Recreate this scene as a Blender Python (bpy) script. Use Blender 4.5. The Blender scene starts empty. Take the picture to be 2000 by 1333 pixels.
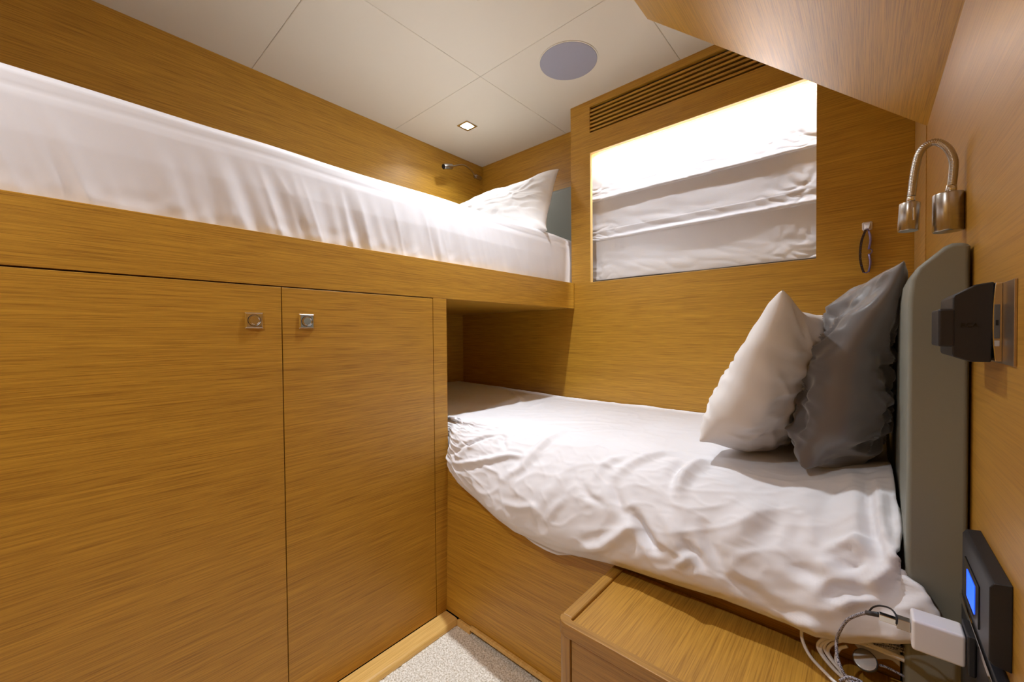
import bpy, bmesh, math, random
import numpy as np
from mathutils import Vector, Matrix, noise
random.seed(7)
SC = bpy.context.scene
COL = SC.collection

# ------------------------------------------------------------------ camera
CAM_Z = 0.94
YAW, PITCH, ROLL, FPX = 0.7217, -0.0169, -0.0093, 784.2
F0 = Vector((-math.sin(YAW), math.cos(YAW), 0)); R0 = Vector((math.cos(YAW), math.sin(YAW), 0)); U0 = Vector((0, 0, 1))
FW = F0*math.cos(PITCH) + U0*math.sin(PITCH)
UP = -F0*math.sin(PITCH) + U0*math.cos(PITCH)
RT = R0*math.cos(ROLL) + UP*math.sin(ROLL)
UP = -R0*math.sin(ROLL) + UP*math.cos(ROLL)
cd = bpy.data.cameras.new('camera'); cam = bpy.data.objects.new('camera', cd); COL.objects.link(cam)
cd.sensor_width = 36; cd.lens = FPX/2000*36; cd.clip_start = 0.01; cd.clip_end = 50
M = Matrix((RT, UP, -FW)).transposed().to_4x4(); M.translation = Vector((0, 0, CAM_Z)); cam.matrix_world = M
SC.camera = cam

# ------------------------------------------------------------------ world, exposure
w = bpy.data.worlds.new('world'); SC.world = w; w.use_nodes = True
w.node_tree.nodes['Background'].inputs[0].default_value = (1, .95, .88, 1)
w.node_tree.nodes['Background'].inputs[1].default_value = 0.0
vs = SC.view_settings
vs.view_transform = 'Standard'; vs.look = 'None'; vs.exposure = 0.50; vs.gamma = 1.0; vs.use_curve_mapping = False
P_DOWN = 5.4      # watts of one ceiling downlight
P_LED = 10.5       # watts of the strip behind the window header

# ------------------------------------------------------------------ layout (metres, floor z = 0)
XC = -1.05; YW = 1.650; XR = 0.107; ZC = 2.018; XL = -1.856; Y2 = 1.835; XWC = -1.065; YB = 0.86; YBACK = -0.75
ZR0, ZR1 = 1.060, 1.182

def area(name, loc, sx, sy, watts, col, rot=(0, 0, 0), spread=180, shape='RECTANGLE', parent=None):
    l = bpy.data.lights.new(name, 'AREA'); l.shape = shape; l.size = sx; l.size_y = sy
    l.energy = watts; l.color = col; l.spread = math.radians(spread)
    o = bpy.data.objects.new(name, l); COL.objects.link(o); o.location = loc; o.rotation_euler = rot
    if parent: setp(o, parent)
    return o

# ------------------------------------------------------------------ materials
def newmat(name):
    m = bpy.data.materials.new(name); m.use_nodes = True
    nt = m.node_tree; b = nt.nodes['Principled BSDF']
    return m, nt, b
def simple(name, col, rough=.5, metal=0, spec=.5, coat=0, sheen=0, bump=None, emis=None, estr=0, trans=0, alpha=1):
    m, nt, b = newmat(name)
    b.inputs['Base Color'].default_value = (*col, 1); b.inputs['Roughness'].default_value = rough
    b.inputs['Metallic'].default_value = metal; b.inputs['Specular IOR Level'].default_value = spec
    b.inputs['Coat Weight'].default_value = coat; b.inputs['Sheen Weight'].default_value = sheen
    b.inputs['Transmission Weight'].default_value = trans
    if emis: b.inputs['Emission Color'].default_value = (*emis, 1); b.inputs['Emission Strength'].default_value = estr
    if bump:
        tc = nt.nodes.new('ShaderNodeTexCoord'); n = nt.nodes.new('ShaderNodeTexNoise'); bp = nt.nodes.new('ShaderNodeBump')
        n.inputs['Scale'].default_value = bump[0]; n.inputs['Detail'].default_value = 4
        bp.inputs['Strength'].default_value = bump[1]; bp.inputs['Distance'].default_value = bump[2]
        nt.links.new(tc.outputs['Object'], n.inputs['Vector']); nt.links.new(n.outputs['Fac'], bp.inputs['Height'])
        nt.links.new(bp.outputs['Normal'], b.inputs['Normal'])
    return m
def wood(name, axis, seed=0.0, dark=(.33, .150, .011), light=(.66, .355, .036), rough=.46, coat=.14):
    """oak veneer, grain running along world axis 0/1/2"""
    m, nt, b = newmat(name); L = nt.links.new
    tc = nt.nodes.new('ShaderNodeTexCoord')
    def nz(along, across, detail, dist=0.0, off=0.0):
        mp = nt.nodes.new('ShaderNodeMapping'); s = [across]*3; s[axis] = along
        mp.inputs['Scale'].default_value = s; mp.inputs['Location'].default_value = (off+seed, off*1.7, seed*2.3)
        n = nt.nodes.new('ShaderNodeTexNoise'); n.inputs['Scale'].default_value = 1; n.inputs['Detail'].default_value = detail
        n.inputs['Distortion'].default_value = dist; n.inputs['Roughness'].default_value = .6
        L(tc.outputs['Object'], mp.inputs['Vector']); L(mp.outputs['Vector'], n.inputs['Vector']); return n
    pores = nz(9, 480, 3, .0); mid = nz(2.6, 210, 4, .3, 3.1); broad = nz(.8, 14, 2, 1.0, 8.7)
    r1 = nt.nodes.new('ShaderNodeMapRange'); r1.inputs[1].default_value = .36; r1.inputs[2].default_value = .56
    L(pores.outputs['Fac'], r1.inputs[0])
    def madd(a, ka, c, kc):
        x = nt.nodes.new('ShaderNodeMath'); x.operation = 'MULTIPLY'; L(a, x.inputs[0]); x.inputs[1].default_value = ka
        y = nt.nodes.new('ShaderNodeMath'); y.operation = 'MULTIPLY_ADD'; L(c, y.inputs[0]); y.inputs[1].default_value = kc
        L(x.outputs[0], y.inputs[2]); return y.outputs[0]
    s = madd(r1.outputs[0], .30, mid.outputs['Fac'], .62)
    s = madd(broad.outputs['Fac'], .24, s, 1.0)
    rr = nt.nodes.new('ShaderNodeMapRange'); rr.inputs[1].default_value = .32; rr.inputs[2].default_value = .92; L(s, rr.inputs[0])
    mx = nt.nodes.new('ShaderNodeMix'); mx.data_type = 'RGBA'
    mx.inputs[6].default_value = (*dark, 1); mx.inputs[7].default_value = (*light, 1)
    L(rr.outputs[0], mx.inputs[0]); L(mx.outputs[2], b.inputs['Base Color'])
    b.inputs['Roughness'].default_value = rough; b.inputs['Coat Weight'].default_value = coat; b.inputs['Coat Roughness'].default_value = .34
    bp = nt.nodes.new('ShaderNodeBump'); bp.inputs['Strength'].default_value = .12; bp.inputs['Distance'].default_value = .0006
    L(r1.outputs[0], bp.inputs['Height']); L(bp.outputs['Normal'], b.inputs['Normal'])
    return m
WX, WY, WZ = wood('oak_veneer_x', 0), wood('oak_veneer_y', 1), wood('oak_veneer_z', 2)
PALE = simple('pale_edge', (.70, .45, .16), .5)
SHADOWGAP = simple('dark_gap', (.012, .009, .006), .8)
CEIL = simple('ceiling_vinyl', (.73, .66, .53), .55, bump=(900, .25, .0006))
CHROME = simple('chrome', (.75, .74, .72), .08, metal=1)
NICKEL = simple('brushed_nickel', (.50, .47, .43), .26, metal=1)
LEATHER = simple('grey_green_leather', (.235, .240, .200), .52, bump=(1400, .35, .0006))
BLACKPL = simple('black_plastic', (.014, .014, .017), .42, bump=(1800, .25, .0003))
GREYMESH = simple('speaker_cloth', (.36, .35, .40), .8, bump=(2500, .5, .0008))
WHITEPL = simple('white_plastic', (.80, .77, .78), .3)
def cloth(name, col, rough=.85, sheen=.25, scale=1400, st=.18):
    return simple(name, col, rough, sheen=sheen, spec=.25, bump=(scale, st, .0005))
LINEN = cloth('white_linen', (.82, .815, .85)); PILLOWC = cloth('pillow_linen', (.84, .82, .81)); BLIND = cloth('blind_cloth', (.74, .735, .77), scale=700, st=.35)
SATIN = simple('grey_satin', (.125, .115, .115), .30, spec=.8, sheen=.5, bump=(1500, .12, .0004))

# ------------------------------------------------------------------ helpers
def setp(o, parent):
    o.parent = parent; o.matrix_parent_inverse = Matrix.Translation(-parent.location)
def finish(name, bm, mat, parent=None, smooth=False, bevel=0, seg=2):
    me = bpy.data.meshes.new(name); bmesh.ops.recalc_face_normals(bm, faces=bm.faces); bm.to_mesh(me); bm.free()
    for mm in (mat if isinstance(mat, (list, tuple)) else [mat]): me.materials.append(mm)
    if smooth:
        for p in me.polygons: p.use_smooth = True
    o = bpy.data.objects.new(name, me); COL.objects.link(o)
    if bevel:
        b = o.modifiers.new('bevel', 'BEVEL'); b.width = bevel; b.segments = seg; b.limit_method = 'ANGLE'; b.angle_limit = math.radians(40)
        for p in me.polygons: p.use_smooth = True
        b.harden_normals = True
    if parent: setp(o, parent)
    return o
def tag(o, label=None, cat=None, group=None, kind=None):
    if label: o['label'] = label
    if cat: o['category'] = cat
    if group: o['group'] = group
    if kind: o['kind'] = kind
    return o
def thing(name, label, cat, loc, group=None):
    o = bpy.data.objects.new(name, None); COL.objects.link(o); o.location = loc; o.empty_display_size = .05
    return tag(o, label, cat, group)
def box(bm, x0, x1, y0, y1, z0, z1, mi=0):
    v = [bm.verts.new((x, y, z)) for x in (x0, x1) for y in (y0, y1) for z in (z0, z1)]
    for f in ((0, 1, 3, 2), (4, 6, 7, 5), (0, 4, 5, 1), (2, 3, 7, 6), (0, 2, 6, 4), (1, 5, 7, 3)):
        bm.faces.new([v[i] for i in f]).material_index = mi
def B(*a):
    bm = bmesh.new(); box(bm, *a); return bm
def prism(bm, pts, fn, d0, d1):
    """polygon pts (a,b) extruded; fn(a,b,d)->xyz"""
    v0 = [bm.verts.new(fn(a, b, d0)) for a, b in pts]; v1 = [bm.verts.new(fn(a, b, d1)) for a, b in pts]
    bm.faces.new(v0); bm.faces.new(v1[::-1]); n = len(pts)
    for i in range(n): bm.faces.new((v0[i], v0[(i+1) % n], v1[(i+1) % n], v1[i]))
def frame(d):
    d = d.normalized(); a = Vector((0, 0, 1)) if abs(d.z) < .9 else Vector((1, 0, 0))
    u = d.cross(a).normalized(); return u, d.cross(u).normalized()
def tube(bm, pts, rad, n=12, cap=True):
    pts = [Vector(p) for p in pts]; rings = []; u = None
    for i, p in enumerate(pts):
        d = (pts[min(i+1, len(pts)-1)] - pts[max(i-1, 0)]).normalized()
        if u is None: u, _ = frame(d)
        u = (u - d*u.dot(d)).normalized(); v = d.cross(u)
        r = rad(i) if callable(rad) else rad
        rings.append([bm.verts.new(p + (u*math.cos(t) + v*math.sin(t))*r) for t in [2*math.pi*k/n for k in range(n)]])
    for a, b in zip(rings, rings[1:]):
        for k in range(n): bm.faces.new((a[k], a[(k+1) % n], b[(k+1) % n], b[k]))
    if cap: bm.faces.new(rings[0][::-1]); bm.faces.new(rings[-1])
def catmull(pts, n=10):
    P = [Vector(p) for p in pts]; P = [P[0]*2-P[1]] + P + [P[-1]*2-P[-2]]; out = []
    for i in range(1, len(P)-2):
        for k in range(n):
            t = k/n; a, b, c, d = P[i-1:i+3]
            out.append(.5*((2*b) + (c-a)*t + (2*a-5*b+4*c-d)*t*t + (3*b-a-3*c+d)*t**3))
    return out + [P[-2]]
def cyl(bm, p0, p1, r, n=24, r1=None):
    tube(bm, [p0, p1], lambda i: r if i == 0 or r1 is None else r1, n)
def gridmesh(nu, nv, fn, closed=False):
    bm = bmesh.new(); V = [[bm.verts.new(fn(i/(nu-1), j/(nv-1))) for j in range(nv)] for i in range(nu)]
    for i in range(nu-1):
        for j in range(nv-1): bm.faces.new((V[i][j], V[i+1][j], V[i+1][j+1], V[i][j+1]))
    return bm
def interp(x, tab):
    return float(np.interp(x, [t[0] for t in tab], [t[1] for t in tab]))
def nz(*p): return noise.noise(Vector(p))
def ridge(*p): return 1-abs(noise.noise(Vector(p)))*2
def soft(o, thick=.004, sub=0, off=-1):
    if thick:
        s = o.modifiers.new('thickness', 'SOLIDIFY'); s.thickness = thick; s.offset = off
    if sub:
        s = o.modifiers.new('smooth', 'SUBSURF'); s.levels = s.render_levels = sub
    return o
def struct(name, bm, mat, bevel=0, smooth=False):
    return tag(finish(name, bm, mat, bevel=bevel, smooth=smooth), kind='structure')

# ================================================================== ROOM SHELL
# carpet: a base with a short cut pile
def carpet(u, v):
    x = -1.0 + u*1.107; y = -.75 + v*1.62
    z = .003*nz(x*150, y*150, 0) + .0025*nz(x*330, y*330, 5)
    return (x, y, z)
CARPET = None
m, nt, b = newmat('carpet_pile'); CARPET = m
tc = nt.nodes.new('ShaderNodeTexCoord'); n1 = nt.nodes.new('ShaderNodeTexNoise'); n1.inputs['Scale'].default_value = 230; n1.inputs['Detail'].default_value = 3
cr = nt.nodes.new('ShaderNodeValToRGB'); cr.color_ramp.elements[0].position = .32; cr.color_ramp.elements[0].color = (.50, .44, .33, 1)
cr.color_ramp.elements[1].position = .62; cr.color_ramp.elements[1].color = (1.0, .97, .90, 1)
nt.links.new(tc.outputs['Object'], n1.inputs['Vector']); nt.links.new(n1.outputs['Fac'], cr.inputs[0]); nt.links.new(cr.outputs[0], b.inputs['Base Color'])
bp = nt.nodes.new('ShaderNodeBump'); bp.inputs['Strength'].default_value = .6; bp.inputs['Distance'].default_value = .002
nt.links.new(n1.outputs['Fac'], bp.inputs['Height']); nt.links.new(bp.outputs['Normal'], b.inputs['Normal']); b.inputs['Roughness'].default_value = 1
struct('floor', gridmesh(330, 480, carpet), CARPET, smooth=True)

# ceiling: upholstered panels with V seams over a dark backing
bm = bmesh.new()
xs = [XL-.02, -1.212, -.554, XR+.02]; ys = [YBACK-.02, -.11, .541, 1.193, Y2+.02]
for i in range(3):
    for j in range(4): box(bm, xs[i]+.0001, xs[i+1]-.0001, ys[j]+.0001, ys[j+1]-.0001, ZC, ZC+.02)
struct('ceiling', bm, CEIL, bevel=.0032)
struct('trim_1', B(XL-.02, XR+.02, YBACK-.02, Y2+.02, ZC+.021, ZC+.04), SHADOWGAP)

struct('wall_left', B(XL-.02, XL, YBACK, Y2+.02, 0, ZC), WY)
struct('wall_end', B(XL, XWC, Y2, Y2+.02, ZR0, ZC), WX)
struct('wall_back', B(XL, XR+.02, YBACK-.02, YBACK, 0, ZC), WX)
struct('wall_right', B(XR, XR+.02, YBACK, 1.362, 0, ZC), wood('oak_right_y', 1, 5.0, (.36, .165, .014), (.52, .265, .028), rough=.42, coat=.30))
struct('trim_2', B(XR-.0015, XR+.02, 1.362, YW+.018, .3, 1.7), wood('oak_light_y', 1, 4.0, (.33, .17, .035), (.58, .33, .085)))

# window wall: one veneer panel with cut-outs for the window and the air grille
WX0, WX1, WZ0, WZ1 = -.9618, -.122, 1.177, 1.777
VX0, VX1, VZ0, VZ1 = -.9635, -.10, 1.868, 1.988
bm = bmesh.new(); T = .018
box(bm, XL, XR, YW, YW+T, .2, ZR0)
for (x0, x1, z0, z1) in ((XWC, WX0, ZR0, ZC), (WX1, XR, ZR0, ZC), (WX0, WX1, ZR0, WZ0), (WX0, WX1, WZ1, VZ0), (WX0, WX1, VZ1, ZC)):
    box(bm, x0, x1, YW, YW+T, z0, z1)
box(bm, VX1, WX1, YW, YW+T, VZ0, VZ1) if VX1 < WX1 else None
box(bm, XWC, XWC+.018, YW+T, Y2, ZR0, ZC)
bmesh.ops.remove_doubles(bm, verts=bm.verts, dist=1e-5)
struct('wall_window', bm, WX)
struct('trim_3', (lambda b_: (box(b_, WX0, WX0+.0025, YW-.0006, YW+T, WZ0, WZ1), box(b_, WX0, WX1, YW-.0006, YW+T, WZ0, WZ0+.0022),
       box(b_, WX0, WX1, YW-.0006, YW+T, WZ1-.0022, WZ1), b_)[-1])(bmesh.new()), PALE)
# window recess, pane behind the blind
bm = bmesh.new()
box(bm, -1.04, .08, YW+.11, YW+.125, ZR0, 1.86); box(bm, -1.045, -1.04, YW+T, YW+.11, ZR0, 1.86)
box(bm, .08, .085, YW+T, YW+.11, ZR0, 1.86); box(bm, -1.04, .08, YW+T, YW+.11, ZR0-.005, ZR0); box(bm, -1.04, .08, YW+T, YW+.11, 1.855, 1.86)
struct('window_1', bm, simple('recess_white', (.6, .6, .6), .7))
struct('window_2', B(-.9, -.18, YW+.098, YW+.104, 1.2, 1.76), simple('window_glass', (.06, .07, .08), .05))

# sloping veneered overhead panel on the right
ZS = CAM_Z+.4797; XS = -.5673
bm = bmesh.new(); prism(bm, [(XS, ZC+.001), (XR+.001, ZS), (XR+.001, ZC+.001)], lambda a, b_, d: (a, d, b_), YBACK, 1.362)
struct('wall_sloped', bm, wood('oak_sloped_y', 1, 7.0, rough=.40, coat=.75))

# ================================================================== AIR GRILLE
g = thing('air_vent', 'long wooden louvred air grille in wall above the window', 'vent', (-.55, YW, VZ0))
bm = bmesh.new(); box(bm, VX0, VX1, YW+.032, YW+.035, VZ0, VZ1)
box(bm, VX0-.004, VX0, YW+T, YW+.035, VZ0, VZ1); box(bm, VX1, VX1+.004, YW+T, YW+.035, VZ0, VZ1)
finish('backing', bm, SHADOWGAP, g)
ns = 6; pitch = (VZ1-VZ0)/(ns+.75)
for k in range(ns):
    z = VZ1 - pitch*(k+.75)
    bm = bmesh.new()
    prism(bm, [(YW+.003, z), (YW+.026, z+.002), (YW+.026, z-.005), (YW+.003, z-.0088)], lambda a, b_, d: (d, a, b_), VX0, VX1)
    finish('slat', bm, wood('oak_slat', 0, k*1.3) if k == 0 else bpy.data.materials['oak_slat'], g, bevel=.0008)

# ================================================================== CEILING FITTINGS
s = thing('ceiling_speaker', 'flush round grey speaker grille in the cream ceiling', 'speaker', (-.888, 1.362, ZC))
def ringmesh(c, r0, r1, z0, z1, n=64):
    bm = bmesh.new(); R = []
    for k in range(n):
        t = 2*math.pi*k/n; cs, sn = math.cos(t), math.sin(t)
        R.append([bm.verts.new((c[0]+r*cs, c[1]+r*sn, z)) for r, z in ((r0, z0), (r1, z0), (r1, z1), (r0, z1))])
    for k in range(n):
        a, b_ = R[k], R[(k+1) % n]
        for q in range(4): bm.faces.new((a[q], a[(q+1) % 4], b_[(q+1) % 4], b_[q]))
    return bm
bm = bmesh.new(); cyl(bm, (-.888, 1.362, ZC-.003), (-.888, 1.362, ZC), .112, 72); finish('grille', bm, GREYMESH, s, bevel=.001)
finish('rim', ringmesh((-.888, 1.362), .1125, .1165, ZC-.0022, ZC, 72), CEIL, s)
LENS = simple('lamp_lens', (1, 1, 1), .4, emis=(.93, .95, 1), estr=30)
def downlight(x, y, label, watts=P_DOWN, spread=132):
    d = thing('ceiling_downlight', label, 'ceiling light', (x, y, ZC), 'square downlights in the cream ceiling')
    h = .038; bm = bmesh.new()
    for (x0, x1, y0, y1) in ((-h, h, -h, -h+.011), (-h, h, h-.011, h), (-h, -h+.011, -h+.011, h-.011), (h-.011, h, -h+.011, h-.011)):
        box(bm, x+x0, x+x1, y+y0, y+y1, ZC-.004, ZC)
    finish('trim_frame', bm, CHROME, d, bevel=.0012)
    bm = bmesh.new(); cyl(bm, (x, y, ZC-.0028), (x, y, ZC-.0008), .026, 32)
    finish('lens', bm, LENS, d)
    area('downlight_beam', (x, y, ZC-.0045), .05, .05, watts, (.90, .945, 1.0), spread=spread, shape='DISK', parent=d)
    return d
downlight(-1.544, 1.421, 'square chrome downlight shining above the upper bunk pillow', P_DOWN*.34)
downlight(-.902, .879, 'square downlight at the very top edge, glow only just in frame', P_DOWN*1.08, 118)
downlight(-.66, -.45, 'unseen square downlight added behind the camera as fill light', P_DOWN*1.05)  # unseen fill lamp, added to brighten the room from behind the camera

# ================================================================== UPPER BUNK AND WARDROBE
ub = thing('upper_bunk', 'oak veneered upper bunk shelf with deep front rail', 'bunk', (-1.45, .7, ZR0))
finish('side_rail', B(XC-.02, XC, YBACK, YW, ZR0+.0005, ZR1), WY, ub, bevel=.001)
finish('platform', B(XL, XC-.02, YBACK, Y2, ZR0+.0005, ZR0+.03), WY, ub)
wd = thing('wardrobe', 'oak veneered cupboard with two flush doors under upper bunk', 'cupboard', (XC-.3, .36, 0))
bm = bmesh.new()
box(bm, XL+.001, XC-.019, YBACK+.002, YB+.003, .018, ZR0)       # body behind the doors
box(bm, XC-.019, XC, .8085, YB+.003, .018, ZR0)            # right stile
box(bm, XC-.019, XC, YBACK+.002, -.0915, .018, ZR0)
finish('carcass', bm, WY, wd)
struct('trim_4', B(XL+.001, XL+.006, YB+.004, YW-.001, .3, ZR0), WY)
HB = [(.3005, .977), (.4155, .977)]
for (y0, y1), (hy, hz) in zip((( -.0893, .3582), (.3602, .8065)), HB):
    dr = finish('door', B(XC-.018, XC, y0, y1, .020, 1.0575), WY, wd, bevel=.0008)
    latch = bmesh.new(); h = .0185
    x = XC
    prism(latch, [(-h, -h), (h, -h), (h, h), (-h, h)], lambda a, b_, d: (x+d, hy+a*(1-(.17 if d > .002 else 0)), hz+b_*(1-(.17 if d > .002 else 0))), .0, .0035)
    lo = finish('push_latch', latch, CHROME, dr, bevel=.0006)
    bm = bmesh.new(); pr = [(.0125, .0036), (.0125, .0048), (.0112, .0052), (.0105, .0042), (.0098, .0042), (.0096, .0058), (.0088, .0062), (.0, .0062)]
    n = 40; rings = [[bm.verts.new((x+d, hy+r*math.cos(2*math.pi*k/n), hz+r*math.sin(2*math.pi*k/n))) for k in range(n)] for r, d in pr[:-1]]
    for a, b_ in zip(rings, rings[1:]):
        for k in range(n): bm.faces.new((a[k], a[(k+1) % n], b_[(k+1) % n], b_[k]))
    bm.faces.new(rings[-1]); bt = finish('button', bm, CHROME, dr)
    rg = bmesh.new(); tube(rg, [(x+.0040, hy+.0128*math.cos(2*math.pi*k/48), hz+.0128*math.sin(2*math.pi*k/48)) for k in range(49)], .0008, 6, cap=False)
    finish('button_ring', rg, SHADOWGAP, dr)
# rounded plinth in front of the cupboard
bm = bmesh.new()
prism(bm, [(XC, 0), (XC, .018), (XC+.05, .018), (XC+.058, .016), (XC+.063, .010), (XC+.064, 0)], lambda a, b_, d: (a, d, b_), YBACK+.002, .846)
finish('plinth', bm, wood('oak_plinth_y', 1, 2.0, (.66, .38, .09), (.92, .62, .22), rough=.3), wd, bevel=.002)

# ---- mattress of the upper bunk (fitted sheet)
def ubm(u, v):
    y = YBACK+.03 + u*(1.776-YBACK-.03)
    prof = [(0, -1.078, 1.10), (.18, -1.073, 1.185), (.42, -1.071, 1.29), (.60, -1.073, 1.350), (.68, -1.080, 1.392), (.74, -1.097, 1.408), (.82, -1.16, 1.415), (1, -1.845, 1.415)]
    x = interp(v, [(p[0], p[1]) for p in prof]); z = interp(v, [(p[0], p[2]) for p in prof])
    if v < .8:
        low = max(0, 1-abs(v-.20)/.42); lean = y + (z-1.3)*.30
        rip = ridge(lean*15, z*2.0, 1.3)**2*.8 + nz(lean*34, z*3.5, 4)*.7 + .5*ridge(lean*9+3, z*1.2, 7)**4
        env = .35 + .9*max(0, 1-abs(y-.35)/.7)
        x += low*env*(.0065*rip)
        x += .0022*max(0, 1-abs(z-1.20)/.04)*nz(y*30, z*30, 8)*env
        x += .006*nz(y*3, z*5, 2)*(1-low*.4)
        x += -.0012*math.exp(-((z-1.368-.01*nz(y*2, 0, 0))/.004)**2)
    z += .004*nz(y*4, x*3, 9)
    if y > 1.55: z -= (y-1.55)*.05
    return (x, y, z)
mt = tag(finish('mattress', gridmesh(620, 110, ubm), LINEN, smooth=True), 'thick upper bunk mattress in a white fitted sheet with creases along its side', 'mattress')
soft(mt, .01)

# ---- pillows

def pillow(name, W, Hh, T, C, wv, uv, mat, seed, slump=.25, wr=.006, ears=.10, bend=0.0, n=90, fine=0.0, parent=None, ear_lift=None):
    wv = Vector(wv).normalized(); uv = Vector(uv); uv = (uv - wv*uv.dot(wv)).normalized(); nv = wv.cross(uv)
    C = Vector(C); bm = bmesh.new(); S = {}
    def P(i, j, side):
        a = -1+2*i/(n-1); b_ = -1+2*j/(n-1)
        a2 = math.sin(a*math.pi/2)*.35 + a*.65; b2 = math.sin(b_*math.pi/2)*.35 + b_*.65
        ea, eb = 1-a2*a2, 1-b2*b2
        px = W/2*a2*(1-ears*eb**.8); py = Hh/2*b2*(1-ears*ea**.8)
        t = T/2*(max(ea*eb, 0)**.42)*(1-slump*b2)
        edge = 1-min(1, min(ea, eb)*1.6)
        ang = math.atan2(b2, a2)
        q = a2*1.0; r = b2*1.0
        w_ = wr*(ridge(q*2.2+seed, r*3.2, side*3)**2*.9 + .6*nz(q*4+seed, r*7, side*7+2)) * (1-(1-min(ea, eb))**8)
        w_ += wr*.55*edge*math.sin(ang*19+seed+2*nz(q*2, r*2, seed))*(min(ea, eb)**.35 if min(ea, eb) > 0 else 0)
        w_ += fine*(ridge(q*3.2+1.2*nz(q*2, r*2, seed), r*2.6+q*2, seed+side)**2 - .5*ridge(q*2-r*3, r*4, seed+5)**2)*min(1, min(ea, eb)*2)**1.5
        d = side*(t + w_*(1 if t > .004 else 0))
        off = bend*(a2*a2)*1.0
        p = C + wv*px + uv*py + nv*(d+off)
        p += Vector((nz(q*1.5+seed, r*1.5, 3), nz(q*1.5, r*1.5+seed, 9), nz(q*1.6, r*1.4, seed)))*wr*1.2
        if ear_lift:
            for (ca, cb, vec, pw) in ear_lift:
                k = max(0, 1-math.hypot(a2-ca, b2-cb)/pw); p += Vector(vec)*k*k*(3-2*k)
        return p
    for side in (1, -1):
        for i in range(n):
            for j in range(n):
                if side == -1 and (i in (0, n-1) or j in (0, n-1)): S[(i, j, -1)] = S[(i, j, 1)]
                else: S[(i, j, side)] = bm.verts.new(P(i, j, side))
        for i in range(n-1):
            for j in range(n-1): bm.faces.new((S[(i, j, side)], S[(i+1, j, side)], S[(i+1, j+1, side)], S[(i, j+1, side)]))
    o = finish(name, bm, mat, parent, smooth=True); return o
tag(pillow('pillow', .62, .42, .16, (-1.40, 1.46, 1.53), (-.90, -.30, -.03), (.36, .66, .78), PILLOWC, 2.0, slump=.2, wr=.005, fine=.005, ears=.09,
    ear_lift=[(-1, 1, (.02, -.02, .035), .8), (-1, -1, (.0, .0, .03), .5), (1, 1, (0, 0, -.05), 1.0)]),
    'white pillow propped up at the head of the upper bunk', 'pillow')
# ---- upper bunk headboard (grey-green pad on the end wall)
bm = bmesh.new(); box(bm, XL+.03, XWC-.012, Y2-.055, Y2-.001, 1.40, 1.712)
tag(finish('headboard', bm, LEATHER, bevel=.02, seg=5), 'grey-green padded headboard behind the pillow of the upper bunk', 'headboard')

# ================================================================== LOWER BED
bb = thing('bed_base', 'oak veneered base of the lower bunk with plain front panel', 'bed', (-.9, 1.25, 0))
bm = bmesh.new()
prism(bm, [(YB, .50), (YB-.012, .02), (YB+.01, .02), (YB+.02, .50)], lambda a, b_, d: (d, a, b_), XC+.001, .043)
finish('front_panel', bm, WX, bb)
finish('deck', B(XL+.02, .035, YB+.02, YW-.006, .40, .44), WX, bb)
finish('toe_trim', B(-.985, -.925, YB-.022, YB-.0125, .0, .020), bpy.data.materials['oak_plinth_y'], bb, bevel=.001)
finish('base_strip', B(-.925, -.436, YB-.022, YB-.0125, .014, .026), bpy.data.materials['oak_plinth_y'], bb, bevel=.001)
ml = tag(finish('mattress', B(XL+.025, .036, .935, YW-.006, .441, .575), LINEN, bevel=.045, seg=4), 'mattress of the lower bunk hidden under the white duvet', 'mattress')

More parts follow.
